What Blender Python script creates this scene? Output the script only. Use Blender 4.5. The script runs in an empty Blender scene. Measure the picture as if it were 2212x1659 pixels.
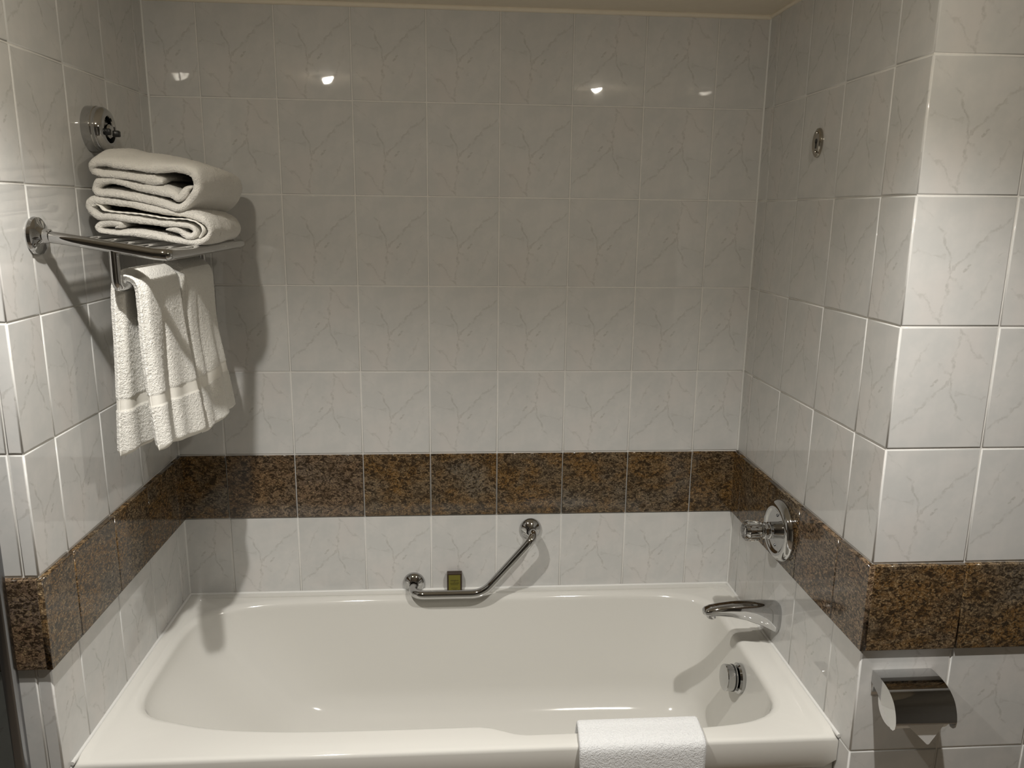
import bpy, bmesh, math, random
from mathutils import Vector, Matrix, noise

random.seed(7)
scene = bpy.context.scene
COL = scene.collection

# ------------------------------------------------------------------ camera
cam_d = bpy.data.cameras.new('camera')
cam_d.sensor_fit = 'HORIZONTAL'
cam_d.sensor_width = 36.0
cam_d.lens = 1675.5 / 2212 * 36.0
cam_d.clip_start = 0.02
cam = bpy.data.objects.new('camera', cam_d)
COL.objects.link(cam)
CR = ((0.9974814, 0.0708630, 0.0030428), (-0.0698625, 0.9741792, 0.2146954), (0.0122497, -0.2143673, 0.9766763))
CP = Vector((-0.05793, -2.26522, 1.71291))
cam.matrix_world = Matrix(((CR[0][0], CR[0][2], -CR[0][1], CP.x),
                           (CR[1][0], CR[1][2], -CR[1][1], CP.y),
                           (CR[2][0], CR[2][2], -CR[2][1], CP.z),
                           (0, 0, 0, 1)))
scene.camera = cam

# ------------------------------------------------------------------ world, exposure, lamps
w = bpy.data.worlds.new('world')
scene.world = w
w.use_nodes = True
w.node_tree.nodes['Background'].inputs[0].default_value = (0.9, 0.85, 0.75, 1)
w.node_tree.nodes['Background'].inputs[1].default_value = 0.02
vs = scene.view_settings
vs.view_transform = 'Standard'
vs.look = 'None'
vs.gamma = 1.0
vs.use_curve_mapping = False
vs.exposure = 0.0
LAMPS = [(-0.586, -1.20), (0.571, -1.36)]
LAMP_W = 78.0
LAMP_CONE = 130.0
LAMP_BLEND = 1.0
LAMP_COL = (1.0, 0.975, 0.935)
BULB = 600.0
BULB_COL = (1.0, 0.92, 0.78)

# ------------------------------------------------------------------ room measures
XL, XR, DR, DL = -0.8829, 0.8157, 0.804, 0.7881
ZC = 2.258
PX, PZ = 0.2025, 0.2525
ZT, ZB = 1.0, 0.80
TUBZ = 0.549

# ------------------------------------------------------------------ helpers
def px(u, v, ax, val):
    """point where the ray through photo pixel (u, v) meets the plane axis=val"""
    a, b = (u - 1106) / 1675.5, (829.5 - v) / 1675.5
    d = Vector([CR[i][0] * a + CR[i][1] + CR[i][2] * b for i in range(3)])
    return CP + d * ((val - CP[ax]) / d[ax])

def mesh_obj(name, verts, faces, mat=None, parent=None, smooth=True, mats=None, fmat=None):
    me = bpy.data.meshes.new(name)
    me.from_pydata([tuple(v) for v in verts], [], faces)
    me.validate()
    bm = bmesh.new(); bm.from_mesh(me)
    bmesh.ops.recalc_face_normals(bm, faces=bm.faces)
    bm.to_mesh(me); bm.free()
    if mats:
        for m in mats: me.materials.append(m)
        if fmat:
            for p, i in zip(me.polygons, fmat): p.material_index = i
    elif mat: me.materials.append(mat)
    if smooth:
        for p in me.polygons: p.use_smooth = True
    o = bpy.data.objects.new(name, me)
    COL.objects.link(o)
    if parent: o.parent = parent
    return o

def auto(o, ang=35):
    me = o.data
    bm = bmesh.new(); bm.from_mesh(me)
    for e in bm.edges:
        if len(e.link_faces) == 2 and e.calc_face_angle(0) > math.radians(ang): e.smooth = False
    bm.to_mesh(me); bm.free()
    return o

def tag(o, label, cat, group=None):
    o['label'] = label; o['category'] = cat
    if group: o['group'] = group
    return o

def thing(name, label, cat, loc=(0, 0, 0), group=None):
    o = bpy.data.objects.new(name, None)
    COL.objects.link(o)
    o.location = loc
    o.empty_display_size = 0.05
    bpy.context.view_layer.update()
    return tag(o, label, cat, group)

def struct(o):
    o['kind'] = 'structure'
    return o

def local(o, root):
    """child built in world coordinates: keep it there under its root"""
    o.parent = root
    o.matrix_parent_inverse = Matrix.Translation(-root.location)
    return o

def box_data(lo, hi, bevel=0.0, seg=2):
    bm = bmesh.new()
    bmesh.ops.create_cube(bm, size=1)
    for v in bm.verts:
        v.co = Vector([(lo[i] + hi[i]) / 2 + v.co[i] * (hi[i] - lo[i]) for i in range(3)])
    if bevel > 0:
        bmesh.ops.bevel(bm, geom=bm.edges[:], offset=bevel, segments=seg, profile=0.5, affect='EDGES')
    vs_ = [v.co.copy() for v in bm.verts]
    bm.verts.index_update()
    fs = [[v.index for v in f.verts] for f in bm.faces]
    bm.free()
    return vs_, fs

def box(name, lo, hi, mat, parent=None, bevel=0.0, seg=2):
    v, f = box_data(lo, hi, bevel, seg)
    return auto(mesh_obj(name, v, f, mat, parent, smooth=bevel > 0), 50)

def frame_of(axis):
    a = Vector(axis).normalized()
    t = Vector((0, 0, 1)) if abs(a.z) < 0.9 else Vector((1, 0, 0))
    e1 = a.cross(t).normalized()
    return a, e1, a.cross(e1)

def lathe(name, prof, org, axis, mat, parent=None, seg=48, s1=1.0, s2=1.0, smooth=True, ang=35):
    """profile (radius, height) about axis; s1, s2 stretch the section"""
    a, e1, e2 = frame_of(axis)
    V, F, rings = [], [], []
    org = Vector(org)
    for r, h in prof:
        if r < 1e-6:
            rings.append([len(V)]); V.append(org + a * h)
        else:
            rings.append(list(range(len(V), len(V) + seg)))
            for k in range(seg):
                t = 2 * math.pi * k / seg
                V.append(org + a * h + e1 * (r * s1 * math.cos(t)) + e2 * (r * s2 * math.sin(t)))
    for A, B in zip(rings, rings[1:]):
        if len(A) == 1 and len(B) == 1: continue
        for k in range(seg):
            k2 = (k + 1) % seg
            if len(A) == 1: F.append([A[0], B[k], B[k2]])
            elif len(B) == 1: F.append([A[k], A[k2], B[0]])
            else: F.append([A[k], A[k2], B[k2], B[k]])
    return auto(mesh_obj(name, V, F, mat, parent, smooth=smooth), ang)

def fillet(pts, rad, n=8):
    pts = [Vector(p) for p in pts]
    out = [pts[0]]
    for a, b, c in zip(pts, pts[1:], pts[2:]):
        d1, d2 = (a - b), (c - b)
        r = min(rad, d1.length * 0.49, d2.length * 0.49)
        p, q = b + d1.normalized() * r, b + d2.normalized() * r
        for i in range(n + 1):
            t = i / n
            out.append(p * (1 - t) ** 2 + b * 2 * t * (1 - t) + q * t * t)
    out.append(pts[-1])
    return out

def tube(name, pts, rad, mat, parent=None, seg=20, caps=True, flat=1.0):
    """round bar along pts; rad a number or one per point"""
    V, F = [], []
    pts = [Vector(p) for p in pts]
    n = len(pts)
    up = None
    for i, p in enumerate(pts):
        t = (pts[min(i + 1, n - 1)] - pts[max(i - 1, 0)]).normalized()
        if up is None:
            up = Vector((0, 0, 1)) if abs(t.z) < 0.9 else Vector((0, 1, 0))
        e1 = t.cross(up).normalized(); e2 = e1.cross(t).normalized(); up = e2
        r = rad[i] if isinstance(rad, (list, tuple)) else rad
        for k in range(seg):
            a = 2 * math.pi * k / seg
            V.append(p + e1 * (r * math.cos(a)) + e2 * (r * flat * math.sin(a)))
    for i in range(n - 1):
        for k in range(seg):
            k2 = (k + 1) % seg
            F.append([i * seg + k, i * seg + k2, (i + 1) * seg + k2, (i + 1) * seg + k])
    if caps:
        F.append(list(range(seg))); F.append([(n - 1) * seg + k for k in range(seg)])
    return auto(mesh_obj(name, V, F, mat, parent), 50)

def smooth_path(pts, n):
    """Catmull-Rom through 2D points, resampled to n equal steps"""
    P = [Vector((p[0], p[1])) for p in pts]
    P = [P[0] * 2 - P[1]] + P + [P[-1] * 2 - P[-2]]
    fine = []
    for i in range(1, len(P) - 2):
        for k in range(10):
            t = k / 10
            a, b, c, d = P[i - 1], P[i], P[i + 1], P[i + 2]
            fine.append(0.5 * (2 * b + (c - a) * t + (2 * a - 5 * b + 4 * c - d) * t * t + (3 * b - a - 3 * c + d) * t ** 3))
    fine.append(P[-2])
    L = [0.0]
    for a, b in zip(fine, fine[1:]): L.append(L[-1] + (b - a).length)
    out, j = [], 0
    for i in range(n):
        s = L[-1] * i / (n - 1)
        while j < len(L) - 2 and L[j + 1] < s: j += 1
        f = (s - L[j]) / max(L[j + 1] - L[j], 1e-9)
        out.append(fine[j].lerp(fine[j + 1], f))
    return out

def sstep(a, b, x):
    t = min(1, max(0, (x - a) / (b - a)))
    return t * t * (3 - 2 * t)

# ------------------------------------------------------------------ materials
def new_mat(name):
    m = bpy.data.materials.new(name)
    m.use_nodes = True
    nt = m.node_tree
    return m, nt, nt.nodes['Principled BSDF']

def plain(name, col, rough=0.5, metal=0.0, ior=1.5, spec=None):
    m, nt, b = new_mat(name)
    b.inputs['Base Color'].default_value = (*col, 1)
    b.inputs['Roughness'].default_value = rough
    b.inputs['Metallic'].default_value = metal
    b.inputs['IOR'].default_value = ior
    return m

def N(nt, kind, **kw):
    n = nt.nodes.new(kind)
    for k, v in kw.items(): setattr(n, k, v)
    return n

def mathn(nt, op, a, b=None, clamp=False):
    n = N(nt, 'ShaderNodeMath', operation=op, use_clamp=clamp)
    for i, x in enumerate((a, b)):
        if x is None: continue
        if isinstance(x, (int, float)): n.inputs[i].default_value = x
        else: nt.links.new(x, n.inputs[i])
    return n.outputs[0]

def mixc(nt, fac, a, b):
    n = N(nt, 'ShaderNodeMix', data_type='RGBA')
    if isinstance(fac, (int, float)): n.inputs[0].default_value = fac
    else: nt.links.new(fac, n.inputs[0])
    for i, x in ((6, a), (7, b)):
        if isinstance(x, tuple): n.inputs[i].default_value = (*x, 1)
        else: nt.links.new(x, n.inputs[i])
    return n.outputs[2]

def maprange(nt, v, a, b, c=0.0, d=1.0):
    n = N(nt, 'ShaderNodeMapRange')
    n.interpolation_type = 'SMOOTHSTEP'
    nt.links.new(v, n.inputs[0])
    for i, x in enumerate((a, b, c, d)): n.inputs[i + 1].default_value = x
    return n.outputs[0]

def noise_n(nt, vec, scale, detail=3, rough=0.5, dist=0.0):
    n = N(nt, 'ShaderNodeTexNoise')
    nt.links.new(vec, n.inputs['Vector'])
    n.inputs['Scale'].default_value = scale
    n.inputs['Detail'].default_value = detail
    n.inputs['Roughness'].default_value = rough
    n.inputs['Distortion'].default_value = dist
    return n

def marble_tile():
    m, nt, b = new_mat('glazed_marble_tile')
    tc = N(nt, 'ShaderNodeTexCoord'); oi = N(nt, 'ShaderNodeObjectInfo')
    co = tc.outputs['Object']
    # the printed veins: fixed strokes, roughened and broken up by noise
    nd = noise_n(nt, co, 38.0, 4, 0.6)
    dv = N(nt, 'ShaderNodeVectorMath', operation='SUBTRACT'); nt.links.new(nd.outputs[1], dv.inputs[0]); dv.inputs[1].default_value = (0.5, 0.5, 0.5)
    ds = N(nt, 'ShaderNodeVectorMath', operation='SCALE'); nt.links.new(dv.outputs[0], ds.inputs[0]); ds.inputs['Scale'].default_value = 0.034
    da = N(nt, 'ShaderNodeVectorMath', operation='ADD'); nt.links.new(co, da.inputs[0]); nt.links.new(ds.outputs[0], da.inputs[1])
    fl = N(nt, 'ShaderNodeVectorMath', operation='MULTIPLY'); nt.links.new(da.outputs[0], fl.inputs[0]); fl.inputs[1].default_value = (1, 0, 1)
    strokes = [((.26, .22), (.36, .38), .8), ((.36, .38), (.43, .57), 1.0), ((.43, .57), (.42, .75), .9), ((.42, .75), (.37, .92), .5), ((.43, .57), (.62, .41), .7),
               ((.62, .41), (.80, .26), .7), ((.80, .26), (.98, .17), .6), ((.80, .26), (.74, .34), .5), ((.43, .60), (.55, .70), .5), ((.04, .42), (.34, .46), .45),
               ((.06, .70), (.24, .82), .55), ((.24, .82), (.38, .98), .7), ((.70, .88), (.84, .62), .5), ((.02, .04), (.16, .17), .5), ((.56, .56), (.61, .53), 1.1), ((.9, .5), (.97, .42), .5)]
    def P3(p): return ((p[0] - .5) * .2, 0.0, (.5 - p[1]) * .25)
    acc = None
    for pa_, pb_, wt in strokes:
        A, B = Vector(P3(pa_)), Vector(P3(pb_)); BA = B - A
        sub = N(nt, 'ShaderNodeVectorMath', operation='SUBTRACT'); nt.links.new(fl.outputs[0], sub.inputs[0]); sub.inputs[1].default_value = A
        dt = N(nt, 'ShaderNodeVectorMath', operation='DOT_PRODUCT'); nt.links.new(sub.outputs[0], dt.inputs[0]); dt.inputs[1].default_value = BA
        hcl = mathn(nt, 'DIVIDE', dt.outputs['Value'], BA.dot(BA), clamp=True)
        sc = N(nt, 'ShaderNodeVectorMath', operation='SCALE'); sc.inputs[0].default_value = BA; nt.links.new(hcl, sc.inputs['Scale'])
        dd = N(nt, 'ShaderNodeVectorMath', operation='DISTANCE'); nt.links.new(sub.outputs[0], dd.inputs[0]); nt.links.new(sc.outputs[0], dd.inputs[1])
        st = maprange(nt, dd.outputs['Value'], 0.0002, 0.0042, wt, 0.0)
        acc = st if acc is None else mathn(nt, 'MAXIMUM', acc, st)
    brk = noise_n(nt, co, 60.0, 3, 0.6)
    vv = mathn(nt, 'MULTIPLY', acc, maprange(nt, brk.outputs[0], 0.36, 0.62, 0.12, 0.62))
    cl = noise_n(nt, co, 13.0, 4, 0.6)
    tone = mixc(nt, maprange(nt, cl.outputs[0], 0.35, 0.68), (0.555, 0.555, 0.540), (0.610, 0.600, 0.580))
    pk = noise_n(nt, co, 7.0, 2)
    tone = mixc(nt, maprange(nt, pk.outputs[0], 0.5, 0.75, 0, 0.5), tone, (0.595, 0.565, 0.540))
    col = mixc(nt, vv, tone, (0.36, 0.35, 0.325))
    br = mathn(nt, 'ADD', mathn(nt, 'MULTIPLY', oi.outputs['Random'], 0.05), 0.975)
    hs = N(nt, 'ShaderNodeHueSaturation')
    nt.links.new(col, hs.inputs['Color']); nt.links.new(br, hs.inputs['Value'])
    nt.links.new(hs.outputs[0], b.inputs['Base Color'])
    b.inputs['Roughness'].default_value = 0.022
    b.inputs['IOR'].default_value = 1.52
    wv = noise_n(nt, co, 16.0, 1)
    bp = N(nt, 'ShaderNodeBump'); bp.inputs['Strength'].default_value = 0.03; bp.inputs['Distance'].default_value = 0.01
    nt.links.new(wv.outputs[0], bp.inputs['Height']); nt.links.new(bp.outputs[0], b.inputs['Normal'])
    return m

def granite():
    m, nt, b = new_mat('polished_brown_granite')
    tc = N(nt, 'ShaderNodeTexCoord'); oi = N(nt, 'ShaderNodeObjectInfo')
    mul = N(nt, 'ShaderNodeVectorMath', operation='SCALE')
    cmb = N(nt, 'ShaderNodeCombineXYZ')
    nt.links.new(mathn(nt, 'MULTIPLY', oi.outputs['Random'], 37.0), cmb.inputs[0])
    nt.links.new(mathn(nt, 'MULTIPLY', oi.outputs['Random'], 91.0), cmb.inputs[2])
    add = N(nt, 'ShaderNodeVectorMath', operation='ADD')
    nt.links.new(tc.outputs['Object'], add.inputs[0]); nt.links.new(cmb.outputs[0], add.inputs[1])
    co = add.outputs[0]
    mp = N(nt, 'ShaderNodeMapping'); nt.links.new(co, mp.inputs[0])
    mp.inputs['Rotation'].default_value = (0, 0.5, 0); mp.inputs['Scale'].default_value = (1.0, 1.0, 1.5)
    st = mp.outputs[0]
    big = noise_n(nt, st, 8.0, 4, 0.6, 0.9)
    mid = noise_n(nt, st, 88.0, 5, 0.70, 1.0)
    fin = noise_n(nt, co, 300.0, 3, 0.65, 0.3)
    warm = mixc(nt, maprange(nt, big.outputs[0], 0.36, 0.64), (0.115, 0.082, 0.050), (0.150, 0.078, 0.022))
    grey = noise_n(nt, st, 5.0, 3, 0.5, 0.5)
    warm = mixc(nt, maprange(nt, grey.outputs[0], 0.50, 0.68, 0, 0.85), warm, (0.130, 0.112, 0.088))
    warm = mixc(nt, maprange(nt, oi.outputs['Random'], 0.72, 0.86, 0, 0.6), warm, (0.150, 0.105, 0.080))
    lite = mixc(nt, maprange(nt, fin.outputs[0], 0.48, 0.68, 0, 0.8), warm, (0.37, 0.27, 0.15))
    dark = maprange(nt, mid.outputs[0], 0.42, 0.56, 1.0, 0.0)
    col = mixc(nt, mathn(nt, 'MULTIPLY', dark, 0.92), lite, (0.018, 0.012, 0.007))
    blot = noise_n(nt, st, 20.0, 4, 0.62, 1.2)
    col = mixc(nt, maprange(nt, blot.outputs[0], 0.53, 0.70, 0, 0.75), col, (0.028, 0.017, 0.008))
    nt.links.new(col, b.inputs['Base Color'])
    b.inputs['Roughness'].default_value = 0.09
    b.inputs['IOR'].default_value = 1.52
    return m

def terry(name, col, scale=420.0, strength=0.5):
    m, nt, b = new_mat(name)
    tc = N(nt, 'ShaderNodeTexCoord')
    n1 = noise_n(nt, tc.outputs['Object'], scale, 3, 0.6, 0.8)
    n2 = noise_n(nt, tc.outputs['Object'], scale * 0.55, 2, 0.5, 1.0)
    h = mathn(nt, 'ADD', mathn(nt, 'MULTIPLY', n1.outputs[0], 0.5), mathn(nt, 'MULTIPLY', n2.outputs[0], 0.8))
    bp = N(nt, 'ShaderNodeBump'); bp.inputs['Strength'].default_value = strength; bp.inputs['Distance'].default_value = 0.004
    nt.links.new(h, bp.inputs['Height']); nt.links.new(bp.outputs[0], b.inputs['Normal'])
    nt.links.new(mixc(nt, n2.outputs[0], tuple(c * 0.93 for c in col), col), b.inputs['Base Color'])
    b.inputs['Roughness'].default_value = 0.95
    b.inputs['Sheen Weight'].default_value = 0.25
    b.inputs['Sheen Roughness'].default_value = 0.5
    b.inputs['Specular IOR Level'].default_value = 0.1
    return m

def woven(name, col):
    m, nt, b = new_mat(name)
    tc = N(nt, 'ShaderNodeTexCoord')
    ck = N(nt, 'ShaderNodeTexChecker'); ck.inputs['Scale'].default_value = 420
    mp = N(nt, 'ShaderNodeMapping'); mp.inputs['Rotation'].default_value = (0.78, 0.3, 0.3)
    nt.links.new(tc.outputs['Object'], mp.inputs[0]); nt.links.new(mp.outputs[0], ck.inputs[0])
    bp = N(nt, 'ShaderNodeBump'); bp.inputs['Strength'].default_value = 0.35; bp.inputs['Distance'].default_value = 0.0015
    nt.links.new(ck.outputs[1], bp.inputs['Height']); nt.links.new(bp.outputs[0], b.inputs['Normal'])
    b.inputs['Base Color'].default_value = (*col, 1)
    b.inputs['Roughness'].default_value = 0.85
    return m

def painted(name, col, rough=0.7, scale=40, amt=0.04):
    m, nt, b = new_mat(name)
    tc = N(nt, 'ShaderNodeTexCoord')
    n = noise_n(nt, tc.outputs['Object'], scale, 3)
    nt.links.new(mixc(nt, n.outputs[0], tuple(c * (1 - amt) for c in col), tuple(min(1, c * (1 + amt)) for c in col)), b.inputs['Base Color'])
    b.inputs['Roughness'].default_value = rough
    return m

def room_tile(name, col, grout, w, h, vertical=True):
    m, nt, b = new_mat(name)
    tc = N(nt, 'ShaderNodeTexCoord')
    br = N(nt, 'ShaderNodeTexBrick')
    mp = N(nt, 'ShaderNodeMapping')
    if vertical: mp.inputs['Rotation'].default_value = (math.pi / 2, 0, 0)
    nt.links.new(tc.outputs['Object'], mp.inputs[0]); nt.links.new(mp.outputs[0], br.inputs['Vector'])
    br.offset = 0.0
    br.inputs['Color1'].default_value = (*col, 1); br.inputs['Color2'].default_value = (*[c * 0.94 for c in col], 1)
    br.inputs['Mortar'].default_value = (*grout, 1)
    br.inputs['Scale'].default_value = 1.0
    br.inputs['Mortar Size'].default_value = 0.003
    br.inputs['Brick Width'].default_value = w; br.inputs['Row Height'].default_value = h
    nt.links.new(br.outputs[0], b.inputs['Base Color'])
    b.inputs['Roughness'].default_value = 0.25
    return m

M_TILE = marble_tile()
M_GRAN = granite()
M_GROUT = painted('pale_grout', (0.70, 0.685, 0.65), 0.8, 120, 0.08)
M_SEAL = plain('white_silicone', (0.66, 0.655, 0.63), 0.35)
M_CHROME = plain('chrome', (0.53, 0.53, 0.53), 0.045, 1.0)
M_STEEL = plain('dark_steel', (0.22, 0.225, 0.24), 0.18, 1.0)
M_TUB = plain('ivory_enamel', (0.640, 0.628, 0.588), 0.07, 0.0, 1.5)
M_BLACK = plain('black_plastic', (0.012, 0.012, 0.012), 0.4)
M_TERRY = terry('white_terry', (0.80, 0.775, 0.72), 420.0, 1.0)
M_TERRY2 = terry('white_loop_terry', (0.80, 0.785, 0.735), 300.0, 0.9)
M_WOVEN = woven('woven_towel_border', (0.79, 0.77, 0.71))
M_PAPER = plain('white_tissue', (0.88, 0.88, 0.87), 0.9)
M_CEIL = painted('cream_ceiling_paint', (0.74, 0.67, 0.55), 0.75)
M_WALL2 = room_tile('far_wall_tile', (0.16, 0.15, 0.135), (0.13, 0.12, 0.11), 0.2025, 0.2525)
M_FLOOR = room_tile('floor_tile', (0.26, 0.215, 0.165), (0.18, 0.15, 0.12), 0.3, 0.3, False)
M_DOOR = plain('white_door_paint', (0.78, 0.77, 0.73), 0.35)
M_SOAPBOX = plain('dark_brown_card', (0.030, 0.016, 0.008), 0.45)
M_SOAPLBL = plain('olive_label', (0.135, 0.120, 0.012), 0.5)
M_INK = plain('dark_ink', (0.012, 0.008, 0.004), 0.6)

# ------------------------------------------------------------------ room shell
def slab(name, lo, hi, mat):
    return struct(box(name, lo, hi, mat))

T = 0.002          # grout lies this far behind the tile faces
wall_back = slab('wall_back', (XL - 0.1, T, 0), (XR + 0.1, 0.12, ZC), M_GROUT)
wall_left = slab('wall_left', (XL - 0.12, -DL + T, 0), (XL - T, T, ZC), M_GROUT)
wall_right = slab('wall_right', (XR + T, -DR + T, 0), (XR + 0.12, T, ZC), M_GROUT)
wall_front_left = slab('wall_front_left', (-1.75, -DL + T, 0), (XL - 0.12, -DL + 0.12, ZC), M_GROUT)
wall_front_right = slab('wall_front_right', (XR + 0.12, -DR + T, 0), (1.75, -DR + 0.12, ZC), M_GROUT)
slab('wall_rear', (-1.75, -3.42, 0), (1.75, -3.30, ZC), M_WALL2)
slab('wall_side_left', (-1.87, -3.42, 0), (-1.75, -DL + 0.12, ZC), M_WALL2)
slab('wall_side_right', (1.75, -3.42, 0), (1.87, -DR + 0.12, ZC), M_WALL2)
slab('floor', (-1.87, -3.42, -0.1), (1.87, 0.12, 0.0), M_FLOOR)
slab('ceiling', (-1.87, -3.42, ZC), (1.87, 0.12, ZC + 0.1), M_CEIL)

# the white door behind the camera
door = struct(box('door_1', (0.46, -3.30, 0.005), (1.22, -3.275, 2.02), M_DOOR, None, 0.003))
for z0, z1 in ((0.15, 0.95), (1.08, 1.88)):
    box('door_panel', (0.58, -3.275, z0), (1.10, -3.267, z1), M_DOOR, door, 0.004)
lathe('door_handle', [(0, 0.055), (0.022, 0.055), (0.026, 0.045), (0.022, 0.033), (0.010, 0.030), (0.010, 0.004), (0.026, 0.004), (0.026, 0)],
      (0.53, -3.275, 1.02), (0, 1, 0), M_CHROME, door)

# ------------------------------------------------------------------ wall tiles, one object each
TILE_CACHE = {}
def tile_mesh(wd, ht, th, mat, bevel):
    key = (round(wd, 4), round(ht, 4), round(th, 4), mat.name)
    if key in TILE_CACHE: return TILE_CACHE[key]
    # front face towards local -y, back on the y=0 plane
    w2, h2, b = wd / 2, ht / 2, bevel
    V = []
    for (iw, y) in ((0, 0.0), (0, -th + b), (b * 0.35, -th + b * 0.3), (b * 1.3, -th)):
        V += [(-w2 + iw, y, -h2 + iw), (w2 - iw, y, -h2 + iw), (w2 - iw, y, h2 - iw), (-w2 + iw, y, h2 - iw)]
    F = []
    for r in range(3):
        for k in range(4):
            k2 = (k + 1) % 4
            F.append((r * 4 + k, r * 4 + k2, (r + 1) * 4 + k2, (r + 1) * 4 + k))
    F.append((12, 13, 14, 15))
    me = bpy.data.meshes.new('tile')
    me.from_pydata(V, [], F)
    me.materials.append(mat)
    for p in me.polygons[:-1]: p.use_smooth = True
    TILE_CACHE[key] = me
    return me

def lay(wall, origin, uax, nax, us, rows, gap=0.0034, gus=None):
    """us: joint positions along uax; rows: list of (z0, z1, kind)"""
    uax, nax = Vector(uax), Vector(nax)
    zax = Vector((0, 0, 1))
    for z0, z1, kind in rows:
        uu = gus if (gus and kind == 'g') else us
        for a, b in zip(uu, uu[1:]):
            wd, ht = abs(b - a) - gap, (z1 - z0) - gap
            if wd < 0.008: continue
            if kind == 'g': me, nm = tile_mesh(wd, ht - 0.0004, T + PROUD, M_GRAN, 0.0012), 'granite_tile'
            else: me, nm = tile_mesh(wd, ht, T, M_TILE, 0.0019), 'tile'
            o = bpy.data.objects.new(nm, me)
            COL.objects.link(o)
            c = Vector(origin) + uax * ((a + b) / 2) + zax * ((z0 + z1) / 2) - nax * T
            # local x -> along wall, local y -> into the wall, local z -> up
            ly = -nax; lz = zax; lx = ly.cross(lz)
            R = Matrix((lx, ly, lz)).transposed()
            if random.random() < 0.35: R = R @ Matrix.Rotation(math.pi, 3, 'Y')
            tilt = 0.0 if kind == 'g' else 0.0016
            R = R @ Matrix.Rotation(random.uniform(-tilt, tilt), 3, 'X') @ Matrix.Rotation(random.uniform(-tilt, tilt), 3, 'Z')
            o.matrix_world = Matrix.Translation(c) @ R.to_4x4()
            o.parent = wall

def rows(n_up=5, low=(0.5475,)):
    r = [(ZT + k * PZ, min(ZT + (k + 1) * PZ, ZC - 0.001), 't') for k in range(n_up)]
    r.append((ZB, ZT, 'g'))
    top = ZB
    for z in low:
        r.append((z, top, 't')); top = z
    return r

PROUD = 0.004
X0 = -0.5439
lay(wall_back, (0, 0, 0), (1, 0, 0), (0, -1, 0), [XL] + [X0 + i * PX for i in range(-1, 7)] + [XR], rows())
PROUD = 0.010
us_l = [0.0] + [0.0612 + j * PX for j in range(4)] + [DL]
us_r = [0.0] + [0.069 + j * PX for j in range(4)] + [DR]
lay(wall_left, (XL, 0, 0), (0, -1, 0), (1, 0, 0), us_l, rows(), gus=us_l[:-1] + [DL + PROUD + 0.0015])
lay(wall_right, (XR, 0, 0), (0, -1, 0), (-1, 0, 0), us_r, rows(), gus=us_r[:-1] + [DR + PROUD + 0.0015])
LOW = (0.295, 0.0425)
lay(wall_left, (XL, 0, 0), (0, -1, 0), (1, 0, 0), us_l[-2:], [(0.295, 0.5475, 't'), (0.0425, 0.295, 't')])
lay(wall_right, (XR, 0, 0), (0, -1, 0), (-1, 0, 0), us_r[-2:], [(0.295, 0.5475, 't'), (0.0425, 0.295, 't')])
FL = (0.5475, 0.295, 0.0425)
lay(wall_front_right, (XR, -DR, 0), (1, 0, 0), (0, -1, 0), [0.0, 0.2046, 0.4071, 0.6096, 0.8121, 0.932], rows(5, FL))
lay(wall_front_left, (XL, -DL, 0), (-1, 0, 0), (0, -1, 0), [0.0, 0.030, 0.2325, 0.435, 0.6375, 0.84], rows(5, FL), gus=[0.0, 0.155, 0.3575, 0.56, 0.84])  # narrow first tile joint added to imitate soft light streaks reflected in the glaze

# silicone beads in the corners
def bead(name, a, b, r=0.004):
    return struct(tube(name, [a, b], r, M_SEAL, None, 8))
bead('trim_1', (XL + 0.0005, -0.0005, ZT + 0.002), (XL + 0.0005, -0.0005, ZC))
bead('trim_2', (XR - 0.0005, -0.0005, ZT + 0.002), (XR - 0.0005, -0.0005, ZC))
bead('trim_3', (XL + 0.0005, -0.0005, TUBZ), (XL + 0.0005, -0.0005, ZB - 0.001))
bead('trim_4', (XR - 0.0005, -0.0005, TUBZ), (XR - 0.0005, -0.0005, ZB - 0.001))
struct(tube('trim_5', [(XL, -0.001, ZC - 0.003), (XR, -0.001, ZC - 0.003)], 0.008, M_CEIL, None, 10))
struct(tube('trim_6', [(XL + 0.001, -DL, ZC - 0.003), (XL + 0.001, 0, ZC - 0.003)], 0.006, M_CEIL, None, 10))
struct(tube('trim_7', [(XR - 0.001, -DR, ZC - 0.003), (XR - 0.001, 0, ZC - 0.003)], 0.006, M_CEIL, None, 10))

# ------------------------------------------------------------------ ceiling downlights
m_bulb, nt, bsdf = new_mat('lit_lamp')
bsdf.inputs['Emission Color'].default_value = (*BULB_COL, 1)
bsdf.inputs['Emission Strength'].default_value = BULB
for (lx, ly), lab in zip(LAMPS, ('round recessed ceiling spotlight over the towel shelf side of the bathtub', 'round recessed ceiling spotlight over the tap side of the bathtub')):
    t = thing('ceiling_spotlight', lab, 'ceiling light', (lx, ly, ZC), 'ceiling spotlights')
    local(lathe('trim_ring', [(0.046, 0.0), (0.046, 0.004), (0.040, 0.007), (0.031, 0.006), (0.030, 0.0)], (lx, ly, ZC), (0, 0, -1), M_CHROME), t)
    local(lathe('lamp_lens', [(0, 0.022), (0.012, 0.021), (0.021, 0.016), (0.026, 0.006), (0.027, 0.0)], (lx, ly, ZC), (0, 0, -1), m_bulb), t)
    ld = bpy.data.lights.new('spot_beam', 'SPOT')
    ld.energy = LAMP_W; ld.color = LAMP_COL
    ld.spot_size = math.radians(LAMP_CONE); ld.spot_blend = LAMP_BLEND
    ld.shadow_soft_size = 0.013
    lo = bpy.data.objects.new('spot_beam', ld)
    COL.objects.link(lo)
    lo.location = (lx, ly, ZC - 0.05)
    local(lo, t)

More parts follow.
